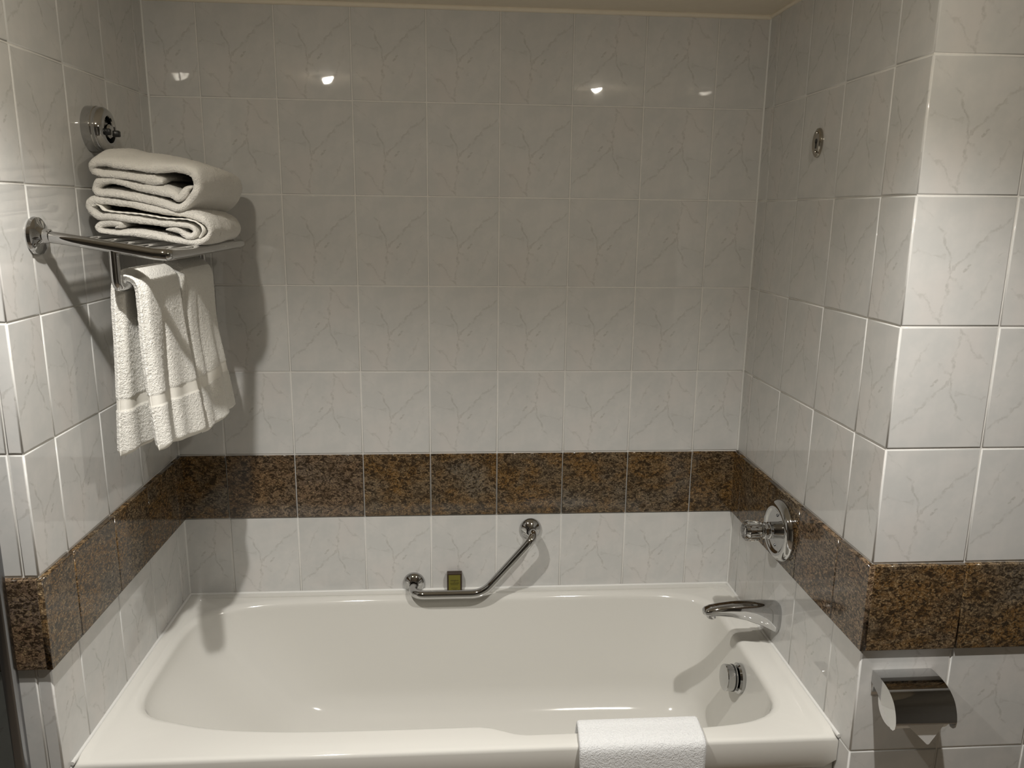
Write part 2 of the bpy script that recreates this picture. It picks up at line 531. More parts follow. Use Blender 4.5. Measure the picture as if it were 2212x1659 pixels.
# ------------------------------------------------------------------ bathtub
tub = thing('bathtub', 'glossy ivory built-in bathtub set between the three tiled walls', 'bathtub', ((XL + XR) / 2, -0.38, 0.0))
TX0, TX1, TY0, TY1 = XL + 0.0015, XR - 0.0015, -0.757, -0.0015
BC = Vector((-0.05, -0.3825))
def ring_angles(nlong=56, nshort=26):
    A = []
    cs = [(TX1, TY0), (TX1, TY1), (TX0, TY1), (TX0, TY0)]
    for (a, b), n in zip(zip(cs, cs[1:] + cs[:1]), (nshort, nlong, nshort, nlong)):
        for k in range(n):
            x, y = a[0] + (b[0] - a[0]) * k / n, a[1] + (b[1] - a[1]) * k / n
            A.append(math.atan2(y - BC.y, x - BC.x))
    return A
ANG = ring_angles()
def rect_pt(t, ins_l, ins_r, ins_f, ins_b):
    c, s = math.cos(t), math.sin(t)
    ax = (TX1 - ins_r - BC.x) if c > 0 else (BC.x - TX0 - ins_l)
    by = (TY1 - ins_b - BC.y) if s > 0 else (BC.y - TY0 - ins_f)
    r = min(ax / max(abs(c), 1e-9), by / max(abs(s), 1e-9))
    return BC.x + r * c, BC.y + r * s
def basin_pt(t, l, r_, f, b, nl, nr):
    c, s = math.cos(t), math.sin(t)
    ax = (0.727 - r_ - BC.x) if c > 0 else (BC.x + 0.827 - l)
    by = (-0.052 - b - BC.y) if s > 0 else (BC.y + 0.7 - f)
    k = sstep(-0.35, 0.35, c)
    n = nl + (nr - nl) * k
    if s > 0: n = max(n, 5.5 * (1 - b * 4) + nl * b * 4)
    r = (abs(c / ax) ** n + abs(s / by) ** n) ** (-1 / n)
    return BC.x + r * c, BC.y + r * s
V, F = [], []
RN = len(ANG)
def add_ring(fn):
    i0 = len(V)
    for t in ANG: V.append(Vector(fn(t)))
    return i0
rings = []
def sidew(t):      # 1 at the front edge, 0 along the walls
    x, y = rect_pt(t, 0, 0, 0, 0)
    return 1.0 if y < TY0 + 1e-4 else 0.0
def outer(ins_side, ins_front, z_side, z_front):
    def fn(t):
        x, y = rect_pt(t, ins_side, ins_side, ins_front, min(ins_side, 0.026))
        wf = sidew(t)
        return (x, y, TUBZ + z_side * (1 - wf) + z_front * wf)
    return fn
rings.append(add_ring(outer(0.0, 0.010, -0.080, -0.085)))
rings.append(add_ring(outer(0.0, 0.0, -0.060, -0.060)))
rings.append(add_ring(outer(0.0, 0.0, -0.004, -0.010)))
rings.append(add_ring(outer(0.0012, 0.0012, 0.0030, -0.0045)))
rings.append(add_ring(outer(0.004, 0.0045, 0.0042, -0.0012)))
rings.append(add_ring(outer(0.0270, 0.010, 0.0042, 0.0)))
rings.append(add_ring(outer(0.0300, 0.014, 0.0, 0.0)))
def basin(drop, l, r_, f, b, nl=4.0, nr=7.0, notch=1.0):
    def fn(t):
        x, y = basin_pt(t, l, r_, f, b, nl, nr)
        if y < BC.y:
            wt = sstep(BC.y, -0.62, y)
            y += 0.034 * wt * (1 - sstep(-0.01, 0.10, x)) * notch * sstep(-0.86, -0.70, x)
        return (x, y, TUBZ - drop)
    return fn
R0 = 0.020
for k in range(6):
    a = math.pi / 2 * k / 5
    i = R0 * (math.sin(a)) - R0
    rings.append(add_ring(basin(R0 * (1 - math.cos(a)), i, i, i * 0.8, i)))
DEP = 0.385
for k in range(1, 19):
    q = k / 18
    d = R0 + (DEP - R0) * (1 - (1 - q) ** 1.6 * 1.0 if False else q)
    # wall slope, then a wide fillet into the floor
    fl = max(0.0, (q - 0.72) / 0.28)
    fil = 0.105 * (1 - math.sqrt(max(0.0, 1 - fl * fl)))
    l = 0.34 * q ** 1.25 + fil
    r_ = 0.055 * q + fil
    f = 0.055 * q + fil
    b = 0.060 * q + fil
    rings.append(add_ring(basin(d, l, r_, f, b, 4.0 - 0.6 * q, 7.0 - 3.0 * q, max(0.0, 1 - q * 2.2))))
for q in (0.75, 0.45, 0.15):
    def fl_ring(t, q=q):
        x, y, z = basin(DEP + 0.004, 0.34 + 0.105, 0.16, 0.16, 0.165, 3.4, 4.0, 0)(t)
        return (BC.x + 0.1 + (x - BC.x - 0.1) * q, BC.y + (y - BC.y) * q, z)
    rings.append(add_ring(fl_ring))
for A, B in zip(rings, rings[1:]):
    for k in range(RN):
        k2 = (k + 1) % RN
        F.append([A + k, A + k2, B + k2, B + k])
F.append([rings[-1] + k for k in range(RN)])
shell = mesh_obj('shell', V, F, M_TUB)
local(auto(shell, 60), tub)
local(box('apron_panel', (TX0, TY0 + 0.012, 0.0), (TX1, TY0 + 0.03, TUBZ - 0.07), M_TUB, None, 0.002), tub)
# bead of sealant between tub and tiles
V0 = [(XL + 0.002, -DL + 0.03, TUBZ + 0.0035), (XL + 0.002, -0.002, TUBZ + 0.0035), (XR - 0.002, -0.002, TUBZ + 0.0035), (XR - 0.002, -DR + 0.046, TUBZ + 0.0035)]
local(tube('sealant', fillet(V0, 0.004, 2), 0.0048, M_SEAL, None, 10), tub)
# overflow with turning knob
oc = Vector((0.711, -0.402, 0.472)); oa = Vector((-1, 0.0, 0.10)).normalized()
ov = local(lathe('overflow_plate', [(0, -0.004), (0.040, -0.006), (0.041, 0.002), (0.037, 0.007), (0.024, 0.009), (0.023, 0.012), (0, 0.012)], oc, oa, M_CHROME), tub)
lathe('overflow_knob', [(0.025, 0.010), (0.0345, 0.012), (0.0355, 0.015), (0.0355, 0.038), (0.034, 0.040), (0.030, 0.0405), (0, 0.0415)], oc, oa, M_CHROME, None, 40).parent = ov
bpy.context.view_layer.update()
bpy.data.objects['overflow_knob'].matrix_parent_inverse = Matrix.Translation(-tub.location) if False else ov.matrix_world.inverted()
gk = lathe('gasket_ring', [(0.0325, 0.0155), (0.0360, 0.0152), (0.0360, 0.0195), (0.0325, 0.0195)], oc, oa, M_BLACK)
gk.parent = ov; gk.matrix_parent_inverse = ov.matrix_world.inverted()
# drain in the floor of the tub
local(lathe('drain', [(0, 0.006), (0.020, 0.006), (0.024, 0.003), (0.034, 0.003), (0.036, 0.0)], (0.45, -0.38, TUBZ - DEP - 0.005), (0, 0, 1), M_CHROME), tub)

# ------------------------------------------------------------------ tub spout
sp = thing('bath_spout', 'tapered chrome bath spout on the wall above the overflow knob', 'tap', (XR, -0.385, 0.645))
V, F = [], []
prof = [  # x from wall, z top, z bottom, half width
    (0.000, 0.686, 0.603, 0.0250), (0.006, 0.690, 0.600, 0.0262), (0.012, 0.6905, 0.604, 0.0262), (0.045, 0.692, 0.622, 0.0250),
    (0.090, 0.692, 0.640, 0.0232), (0.130, 0.690, 0.650, 0.0215), (0.165, 0.686, 0.654, 0.0200), (0.190, 0.681, 0.655, 0.0185),
    (0.203, 0.676, 0.656, 0.0160), (0.209, 0.671, 0.659, 0.0110)]
SN = 28
for d, zt_, zb_, hw in prof:
    for k in range(SN):
        a = 2 * math.pi * k / SN
        c, s = math.cos(a), math.sin(a)
        e = 2 / 3.2
        yy = hw * math.copysign(abs(c) ** e, c)
        zz = (zt_ + zb_) / 2 + (zt_ - zb_) / 2 * math.copysign(abs(s) ** e, s)
        if s < 0: yy *= 1 - 0.35 * abs(s)
        V.append(Vector((XR - 0.0 - d, -0.385 + yy, zz)))
for i in range(len(prof) - 1):
    for k in range(SN):
        k2 = (k + 1) % SN
        F.append([i * SN + k, i * SN + k2, (i + 1) * SN + k2, (i + 1) * SN + k])
F.append(list(range(SN))); F.append([(len(prof) - 1) * SN + k for k in range(SN)])
local(auto(mesh_obj('spout_body', V, F, M_CHROME), 60), sp)
local(lathe('aerator', [(0.0095, -0.012), (0.0120, 0.0), (0.0120, 0.008), (0.0105, 0.010), (0.008, 0.010), (0.008, 0.004), (0, 0.004)], (XR - 0.186, -0.385, 0.657), (0, 0, -1), M_CHROME), sp)

# ------------------------------------------------------------------ shower valve
vc = Vector((XR - PROUD, -0.385, 0.898))
vl = thing('shower_valve', 'round chrome mixer valve with a faceted clear knob on the granite band', 'tap', vc)
ax = (-1, 0, 0)
local(lathe('escutcheon', [(0.081, 0.0), (0.0825, 0.004), (0.0815, 0.010), (0.077, 0.0175), (0.070, 0.0225), (0.064, 0.0235), (0.059, 0.0215), (0.056, 0.0185), (0.050, 0.0170), (0.028, 0.0165), (0, 0.0165)], vc, ax, M_CHROME, None, 72), vl)
local(lathe('stem', [(0.0225, 0.008), (0.0225, 0.038), (0.0195, 0.040), (0.0195, 0.043), (0.0215, 0.045), (0.0215, 0.051), (0.0185, 0.054), (0.016, 0.054), (0.016, 0.059), (0, 0.059)], vc, ax, M_CHROME), vl)
m_crys, nt, bsdf = new_mat('clear_acrylic')
bsdf.inputs['Base Color'].default_value = (0.97, 0.97, 0.96, 1)
bsdf.inputs['Transmission Weight'].default_value = 1.0
bsdf.inputs['Roughness'].default_value = 0.0
bsdf.inputs['IOR'].default_value = 1.49
# faceted knob: alternating flutes
V, F, RG = [], [], []
a_, e1, e2 = frame_of(ax)
KN = 16
for h, r, dr in ((0.057, 0.0200, 0.000), (0.061, 0.0255, 0.0012), (0.078, 0.0285, 0.0038), (0.092, 0.0300, 0.0040), (0.099, 0.0275, 0.0030), (0.106, 0.0200, 0.0), (0.107, 0.0090, 0.0)):
    RG.append(len(V))
    for k in range(KN):
        t = 2 * math.pi * k / KN
        rr = r - (dr if k % 2 else 0)
        V.append(vc + a_ * h + e1 * rr * math.cos(t) + e2 * rr * math.sin(t))
for A, B in zip(RG, RG[1:]):
    for k in range(KN):
        k2 = (k + 1) % KN
        F.append([A + k, A + k2, B + k2]); F.append([A + k, B + k2, B + k])
F.append([RG[0] + k for k in range(KN)]); F.append([RG[-1] + k for k in range(KN)])
knob = local(mesh_obj('knob', V, F, m_crys, None, smooth=False), vl)
knob['label'] = 'clear faceted acrylic knob'
core = local(lathe('knob_core', [(0.0, 0.0595), (0.0105, 0.0595), (0.0125, 0.078), (0.0135, 0.090), (0.010, 0.096), (0, 0.097)], vc, ax, M_CHROME, None, 12, smooth=False), vl)
for an in (math.pi / 2, -math.pi / 2):
    p = vc + Vector((0, 0.058 * math.cos(an) * 0, 0.042 * math.sin(an))) + Vector((-0.0168, 0, 0))
    local(lathe('fixing_screw', [(0, 0.0022), (0.003, 0.002), (0.0042, 0.0)], p, ax, M_STEEL, None, 14), vl)

# ------------------------------------------------------------------ angled grab bar
gb = thing('grab_bar', 'angled chrome grab bar with one end raised on the back wall', 'grab bar', (-0.194, 0, 0.578))
SO = 0.080
pa, pb = Vector((-0.194, 0, 0.578)), Vector((0.170, 0, 0.753))
path = fillet([pa, pa + Vector((0, -SO, -0.004)), Vector((0.020, -SO, 0.5735)), pb + Vector((0.006, -SO, 0.004)), pb], 0.038, 12)
local(tube('bar', path, 0.0135, M_CHROME, None, 28), gb)
for p in (pa, pb):
    local(lathe('wall_rose', [(0.0325, 0.0), (0.034, 0.003), (0.0325, 0.009), (0.026, 0.016), (0.0185, 0.0205), (0.0155, 0.0225), (0.0155, 0.030), (0.0135, 0.031)], p, (0, -1, 0), M_CHROME), gb)

# ------------------------------------------------------------------ soap box on the tub edge
sb = thing('soap_box', 'small dark brown soap box with olive label standing behind the grab bar', 'soap box', (-0.067, -0.018, TUBZ))
z0 = TUBZ + 0.0045
local(box('carton', (-0.0905, -0.026, z0), (-0.0440, -0.006, z0 + 0.0625), M_SOAPBOX, None, 0.001), sb)
lb = local(box('label_panel', (-0.0853, -0.0266, z0 + 0.001), (-0.0492, -0.0258, z0 + 0.0575), M_SOAPLBL), sb)
def lettering(txt, size, x, y, z, parent):
    cu = bpy.data.curves.new('lettering', 'FONT')
    cu.body = txt; cu.size = size; cu.align_x = 'CENTER'; cu.extrude = 0.00008
    tmp = bpy.data.objects.new('lettering_tmp', cu)
    COL.objects.link(tmp)
    bpy.context.view_layer.update()
    me = bpy.data.meshes.new_from_object(tmp.evaluated_get(bpy.context.evaluated_depsgraph_get()))
    bpy.data.objects.remove(tmp)
    me.materials.clear(); me.materials.append(M_INK)
    o = bpy.data.objects.new('lettering', me)
    COL.objects.link(o)
    o.location = (x, y, z); o.rotation_euler = (math.pi / 2, 0, 0)
    local(o, parent)
    return o
xm = -0.06725
for txt, sz, dz in (('VERBENA', 0.0062, 0.0370), ('&', 0.0036, 0.0335), ('LAVENDER', 0.0056, 0.0285), ('DE PROVENCE', 0.0034, 0.0245), ('BATH SOAP', 0.0036, 0.0120), ('SAVON', 0.0034, 0.0075)):
    lettering(txt, sz, xm, -0.0267, z0 + dz, sb)

# ------------------------------------------------------------------ clothes line reel and its keeper
rc = Vector((XL, -0.366, 1.888))
cl = thing('clothesline_reel', 'round chrome retractable clothesline reel on the wall above the folded towels', 'clothesline', rc)
ax = (1, 0, 0)
local(lathe('housing', [(0.0505, 0.0), (0.051, 0.003), (0.0505, 0.020), (0.0490, 0.0215), (0.0490, 0.0225), (0.0495, 0.0240), (0.0480, 0.034), (0.0430, 0.040), (0.0360, 0.0425), (0.0300, 0.0425), (0.0270, 0.039), (0.0260, 0.030), (0, 0.030)], rc, ax, M_CHROME, None, 56), cl)
local(lathe('line_end', [(0.0, 0.047), (0.012, 0.046), (0.0155, 0.042), (0.0155, 0.030)], rc + Vector((0, 0.0, -0.004)), ax, M_CHROME, None, 32), cl)
for s in (-1, 1):
    p = rc + Vector((0.036, s * 0.020, -0.006))
    v, f = box_data((p.x - 0.006, p.y - 0.006, p.z - 0.008), (p.x + 0.018, p.y + 0.006, p.z + 0.006), 0.002, 1)
    v = [Vector((q.x, q.y + s * (q.x - p.x) * 0.25, q.z)) for q in v]
    local(mesh_obj('catch_tab', v, f, M_BLACK), cl)
kc = Vector((XR, -0.368, 1.889))
kp = thing('clothesline_keeper', 'small oval metal keeper plate with a keyhole slot high on the right wall', 'hook plate', kc)
ax = (-1, 0, 0)
M_BRASS = plain('tarnished_chrome', (0.42, 0.39, 0.34), 0.12, 1.0)
local(lathe('plate', [(0.0345, 0.0), (0.0350, 0.002), (0.0335, 0.006), (0.029, 0.0085), (0.024, 0.0075), (0, 0.0072)], kc, ax, M_BRASS, None, 48, s1=0.64, s2=1.0), kp)
local(lathe('keyhole', [(0, 0.0078), (0.0058, 0.0078), (0.006, 0.0070)], kc + Vector((0, 0, 0.004)), ax, M_BLACK, None, 24), kp)
local(box('keyhole_slot', (kc.x - 0.0078, kc.y - 0.003, kc.z - 0.013), (kc.x - 0.0065, kc.y + 0.003, kc.z + 0.002), M_BLACK), kp)
for dz in (0.0225, -0.0215):
    local(lathe('screw', [(0, 0.0108), (0.003, 0.0102), (0.0042, 0.0075), (0.0042, 0.0065)], kc + Vector((0, 0, dz)), ax, M_BRASS, None, 18), kp)

# ------------------------------------------------------------------ chrome towel shelf with rail
YF, YR = -0.656, -0.116
sh = thing('towel_shelf', 'chrome wall-mounted towel shelf with slim bars and a lower towel rail', 'towel shelf', (XL, (YF + YR) / 2, 1.655))
RX = -0.632
for y in (YF, YR):
    local(lathe('wall_rose', [(0.036, 0.0), (0.0375, 0.003), (0.036, 0.009), (0.028, 0.014), (0.0175, 0.017), (0.0145, 0.020), (0.0135, 0.030), (0.0105, 0.031)], (XL, y, 1.659), (1, 0, 0), M_CHROME), sh)
    arm = fillet([(XL + 0.012, y, 1.659), (XL + 0.04, y, 1.656), (RX - 0.02, y, 1.625), (RX, y, 1.6235)], 0.03, 6)
    local(tube('arm', arm, 0.0115, M_CHROME, None, 20), sh)
rail_z = 1.6245
front = fillet([(RX - 0.025, YF, 1.626), (RX, YF, rail_z), (RX, YR, rail_z + 0.002), (RX - 0.025, YR, 1.627)], 0.014, 6)
local(tube('front_rail', front, 0.0118, M_CHROME, None, 20), sh)
for k in range(5):
    x = -0.835 + k * 0.0385
    z = 1.6245 + (RX - 0.02 - x) / 0.21 * 0.027
    local(tube('shelf_bar', [(x, YF + 0.006, z), (x, YR - 0.006, z + 0.002)], 0.0065, M_CHROME, None, 14), sh)
BX, BZ = -0.733, 1.557
hang = fillet([(BX - 0.003, YF, 1.640), (BX - 0.003, YF, BZ + 0.002), (BX, YF + 0.035, BZ), (BX, YR - 0.035, BZ + 0.002), (BX - 0.003, YR, BZ + 0.004), (BX - 0.003, YR, 1.642)], 0.026, 8)
local(tube('towel_rail', hang, 0.0092, M_CHROME, None, 18), sh)

# ------------------------------------------------------------------ folded bath towels on the shelf
def z5(p, Y): return px(160 + p[0] / 5.53, 300 + p[1] / 5.53, 1, Y)

def folded_towel(name, label, trace, thick, y0, y1, puff, group, seed, steps=64, zfloor=None, back=0.0):
    P = [z5(p, y0) for p in trace]
    n = 300
    C = smooth_path([(p.x, p.z) for p in P], n)
    zs = [c.y for c in C]; xs = [c.x for c in C]
    zb, zt_ = min(zs), max(zs)
    xm_ = (min(xs) + max(xs)) / 2
    V, F = [], []
    L = 2 * n
    for j in range(steps + 1):
        t = j / steps
        # ease into the ends so that the loops of cloth have round edges
        e = min(t, 1 - t)
        rnd = 0.55 + 0.45 * math.sqrt(min(1.0, e / 0.06))
        y = y0 + (y1 - y0) * t
        left, right = [], []
        for i in range(n):
            a, b = C[max(i - 1, 0)], C[min(i + 1, n - 1)]
            tn = (b - a)
            if tn.length < 1e-9: tn = Vector((1, 0))
            tn.normalize()
            nm = Vector((-tn.y, tn.x))
            endf = min(1.0, 0.35 + min(i, n - 1 - i) / 10)
            h = thick / 2 * rnd * endf
            for s, lst in ((1, left), (-1, right)):
                q = C[i] + nm * (h * s)
                k = (q.y - zb) / (zt_ - zb)
                bump = math.sin(math.pi * min(1.0, t * 1.15)) ** 0.7 if t > 0 else 0
                z = q.y + max(0.0, k) * puff * bump * (1 - 0.62 * sstep(xm_ - 0.02, max(xs), q.x))
                x = q.x + (q.x - xm_) * 0.03 * bump - back * t * sstep(min(xs), max(xs), q.x)
                nz = noise.noise(Vector((x * 22 + seed, y * 14, z * 30))) * 0.0035
                fz = noise.noise(Vector((x * 190 + seed, y * 190, z * 190))) * 0.0012 + noise.noise(Vector((x * 420, y * 420 + seed, z * 420))) * 0.0009
                yy = y + (noise.noise(Vector((x * 26, seed * 3.1, z * 40))) * 0.008 if e < 0.2 else 0)
                zz = z + nz * nm.y * s + fz
                if zfloor is not None: zz = max(zz, zfloor(x))
                lst.append(Vector((x + nz * nm.x * s + fz, yy, zz)))
        V += left + right[::-1]
    for j in range(steps):
        for i in range(L):
            i2 = (i + 1) % L
            F.append([j * L + i, j * L + i2, (j + 1) * L + i2, (j + 1) * L + i])
    for j in (0, steps):
        for i in range(n - 1):
            F.append([j * L + i, j * L + i + 1, j * L + L - 2 - i, j * L + L - 1 - i])
    o = mesh_obj(name, V, F, M_TERRY)
    return tag(o, label, 'towel', group)

UP = [(1060, 520), (850, 495), (650, 465), (480, 440), (340, 432), (240, 395), (202, 350), (260, 306), (400, 305), (600, 335), (850, 362),
      (1050, 368), (1200, 366), (1330, 384), (1430, 430), (1458, 540), (1430, 660), (1340, 770), (1240, 822), (1100, 790), (900, 740),
      (700, 700), (450, 662), (300, 655), (248, 610), (268, 550), (350, 510), (480, 508), (620, 545), (800, 592), (1000, 620), (1150, 660), (1225, 712), (1280, 690), (1335, 610), (1400, 580)]
LO = [(1100, 1085), (1230, 1095), (1320, 1150), (1390, 1165), (1440, 1115), (1400, 1060), (1280, 1025), (1000, 1000), (700, 955), (450, 935), (300, 935), (225, 890), (180, 820),
      (195, 765), (260, 738), (400, 742), (600, 775), (850, 822), (1050, 868), (1250, 895), (1430, 925), (1565, 1000), (1608, 1100), (1560, 1195), (1450, 1245), (1350, 1240), (1150, 1195),
      (950, 1160), (700, 1130), (450, 1125), (320, 1105), (275, 1060), (320, 1020), (450, 1012), (560, 1035), (480, 1062)]
YT0, YT1 = -0.475, -0.125
# the shelf slopes a little, so the lower towel follows the bars under it
lower = folded_towel('folded_bath_towel', 'folded white bath towel lying flat on the chrome shelf under another towel', LO, 0.0185, YT0, YT1 - 0.03, 0.006, 'folded bath towels on the shelf', 3.1, zfloor=lambda x: 1.6365 + max(0.0, (RX - 0.02 - x) / 0.21 * 0.027), back=0.022)
upper = folded_towel('folded_bath_towel', 'folded white bath towel on top of the stack on the chrome shelf', UP, 0.0200, YT0, YT1, 0.030, 'folded bath towels on the shelf', 9.7)
HEM = [(225, 800), (265, 778), (315, 800), (360, 850), (480, 872), (800, 900), (1100, 948), (1350, 962), (1490, 1010), (1545, 1090), (1500, 1180)]
hp = smooth_path([(z5(p, YT0).x, z5(p, YT0).z) for p in HEM], 60)
hv, hf = [], []
for j, y in enumerate((YT0 - 0.004, YT0 + 0.05)):
    for s in (1, -1):
        for i, c in enumerate(hp):
            a, b = hp[max(i - 1, 0)], hp[min(i + 1, 59)]
            tn = (b - a).normalized(); nm = Vector((-tn.y, tn.x))
            q = c + nm * 0.0013 * s
            hv.append(Vector((q.x, y + 0.0012 * math.sin(i * 0.9), q.y + 0.0006 * math.sin(i * 1.7))))
n_ = 60
for i in range(n_ - 1):
    F0 = [i, i + 1]
    hf += [[i, i + 1, n_ + i + 1, n_ + i], [2 * n_ + i, 2 * n_ + i + 1, 3 * n_ + i + 1, 3 * n_ + i],
           [i, i + 1, 2 * n_ + i + 1, 2 * n_ + i], [n_ + i, n_ + i + 1, 3 * n_ + i + 1, 3 * n_ + i]]
mesh_obj('hem', hv, hf, M_WOVEN).parent = lower

# ------------------------------------------------------------------ hand towels over the rail
def draped_towel(name, label, y0, y1, path, thick, group, seed, crease=None, flare=0.0, bands=(), skew=0.0, n=300, ny=64, mats=None, roundness=1.0):
    """cloth of some thickness laid over a bar along Y; path in (x, z) from the wall side to the room side"""
    C = smooth_path(path, n)
    L = [0.0]
    for a, b in zip(C, C[1:]): L.append(L[-1] + (b - a).length)
    tot = L[-1]
    nt_ = 7
    ring = []       # (v in 0..1 across, s in -1..1 through the thickness)
    for k in range(ny + 1): ring.append((k / ny, 1.0))
    for k in range(1, nt_): ring.append((1.0, 1 - 2 * k / nt_))
    for k in range(ny + 1): ring.append((1 - k / ny, -1.0))
    for k in range(1, nt_): ring.append((0.0, -1 + 2 * k / nt_))
    K = len(ring)
    V, F, FM = [], [], []
    for i in range(n):
        a, b = C[max(i - 1, 0)], C[min(i + 1, n - 1)]
        tn = (b - a).normalized(); nm = Vector((-tn.y, tn.x))
        dend = min(L[i], tot - L[i])
        inband = any(lo <= dend <= hi for lo, hi in bands)
        capf = min(1.0, 0.45 + dend / 0.012)
        hang_f = sstep(0.02, 0.40, abs(L[i] - tot / 2))
        room = L[i] > tot / 2
        for v, s in ring:
            edge = min(v, 1 - v)
            er = min(1.0, edge / (thick * 0.55 / (y1 - y0)))
            th = thick / 2 * (0.30 + 0.70 * math.sqrt(max(0.0, 1 - (1 - er) ** 2))) * capf
            if inband: th -= 0.0014
            y = y0 + (y1 - y0) * v
            y += (v - 0.5) * flare * hang_f * (0.5 if not room else 1.0)
            if edge < 1e-6: y += (0.006 * (1 - s * s)) * (-1 if v < 0.5 else 1)
            w_ = 0.006 * math.sin(v * 7.0 + seed) * hang_f + 0.004 * math.sin(v * 15 + seed * 2 + L[i] * 5) * hang_f
            th2 = th
            if crease and room and s > 0:
                cpos, cw, cd = crease
                th2 -= cd * math.exp(-((v - cpos) / cw) ** 2) * sstep(0.03, 0.12, L[i] - tot / 2)
            q = C[i] + nm * (w_ if not room else w_)
            off = nm * (th2 * s)
            x, z = q.x + off.x, q.y + off.y
            x += skew * (v - 0.5) * hang_f if room else 0
            # lower hem not quite level
            if room: z += 0.012 * math.sin(v * 4.2 + seed) * sstep(0.25, 0.0, dend) * 0.6
            if not inband:
                f = noise.noise(Vector((y * 210 + seed, z * 210, s * 2.2 + x * 210))) * 0.0006 + noise.noise(Vector((y * 380, z * 380 + seed, x * 380))) * 0.0008
                x += nm.x * s * f; z += nm.y * s * f
                if edge < 1e-6: y += f * 1.5 * (-1 if v < 0.5 else 1)
            V.append(Vector((x, y, z)))
    for i in range(n - 1):
        dend = min((L[i] + L[i + 1]) / 2, tot - (L[i] + L[i + 1]) / 2)
        mi = 1 if any(lo <= dend <= hi for lo, hi in bands) else 0
        for k in range(K):
            k2 = (k + 1) % K
            F.append([i * K + k, i * K + k2, (i + 1) * K + k2, (i + 1) * K + k]); FM.append(mi)
    F.append(list(range(K))); FM.append(0)
    F.append([(n - 1) * K + k for k in range(K)]); FM.append(0)
    o = mesh_obj(name, V, F, mats=mats or [M_TERRY2, M_WOVEN], fmat=FM)
    return tag(o, label, 'towel', group) if label else o

g = 'hand towels on the towel rail'
Z = BZ
def hang_path(xw_top, xw_bot, zw, xr_top, xr_bot, zr, crest):
    return [(xw_bot, zw), (xw_bot + 0.004, zw + 0.12), (xw_top - 0.002, zw + 0.25), (xw_top, Z - 0.035), (xw_top + 0.004, Z), (BX - 0.012, Z + crest - 0.006),
            (BX + 0.002, Z + crest), (BX + 0.016, Z + crest - 0.007), (xr_top - 0.002, Z - 0.002), (xr_top, Z - 0.04), (xr_top + 0.002, Z - 0.14), ((xr_top + xr_bot) / 2, Z - 0.25), (xr_bot, zr)]
draped_towel('hand_towel', 'white hand towel hung over the front of the rail, nearest the room', -0.618, -0.416,
             hang_path(-0.7575, -0.768, 1.195, -0.7060, -0.690, 1.200, 0.0225), 0.029, g, 1.3, crease=(0.42, 0.05, 0.007), flare=0.002,
             bands=((0.0, 0.010), (0.098, 0.125)), skew=0.022)
draped_towel('hand_towel', 'white hand towel hung at the back of the rail, nearest the corner', -0.374, -0.168,
             hang_path(-0.7575, -0.766, 1.19, -0.7050, -0.672, 1.185, 0.0225), 0.029, g, 4.4, crease=(0.3, 0.06, 0.003), flare=0.004,
             bands=((0.0, 0.008), (0.105, 0.132)), skew=0.012)

# ------------------------------------------------------------------ bath mat over the tub edge
zt2 = TUBZ + 0.0075
m_path = [(-0.668, 0.470), (-0.674, 0.520), (-0.682, 0.552), (-0.694, zt2 + 0.001), (-0.712, zt2), (-0.738, zt2), (-0.757, zt2 - 0.003), (-0.7655, zt2 - 0.012), (-0.768, 0.52), (-0.769, 0.46), (-0.771, 0.36), (-0.772, 0.26)]
def bath_mat(x0, x1, path, thick, seed):
    C = smooth_path(path, 170)
    n, nx = len(C), 90
    V, F = [], []
    K = 2 * (nx + 1)
    for i in range(n):
        a, b = C[max(i - 1, 0)], C[min(i + 1, n - 1)]
        tn = (b - a).normalized(); nm = Vector((tn.y, -tn.x))
        if nm.y < 0 and i < 20: pass
        t = i / (n - 1)
        for s in (1, -1):
            rng = range(nx + 1) if s == 1 else range(nx, -1, -1)
            for k in rng:
                v = k / nx
                e = min(v, 1 - v) * (x1 - x0)
                th = thick / 2 * (0.5 + 0.5 * math.sqrt(min(1, e / 0.006)))
                x = x0 + (x1 - x0) * v + 0.006 * math.sin(t * 9) * (1 - v) + 0.003 * math.sin(t * 7 + 1) * v + 0.012 * max(0.0, 0.5 - v) * 2 * sstep(0.3, 0.6, t)
                out = 1 if s == 1 else -1
                q = C[i] + nm * (-th * out)
                f = 0.0
                if out == 1:
                    f = (noise.noise(Vector((x * 210, i * 0.9 + seed, 3.3))) * 0.0013 + noise.noise(Vector((x * 420, i * 1.8, seed))) * 0.0008 + noise.noise(Vector((x * 26, i * 0.11, seed))) * 0.0026 * sstep(0.5, 0.62, t))
                V.append(Vector((x, q.x - nm.x * f, q.y - nm.y * f)))
    for i in range(n - 1):
        for k in range(K):
            k2 = (k + 1) % K
            F.append([i * K + k, i * K + k2, (i + 1) * K + k2, (i + 1) * K + k])
    F.append(list(range(K))); F.append([(n - 1) * K + k for k in range(K)])
    return V, F
M_MAT = terry('white_mat_terry', (0.76, 0.765, 0.765), 330.0, 0.8)
mv, mf = bath_mat(0.212, 0.502, m_path, 0.0135, 2.2)
tag(mesh_obj('bath_mat', mv, mf, M_MAT), 'thick white bath mat folded over the front rim of the bathtub', 'bath mat')

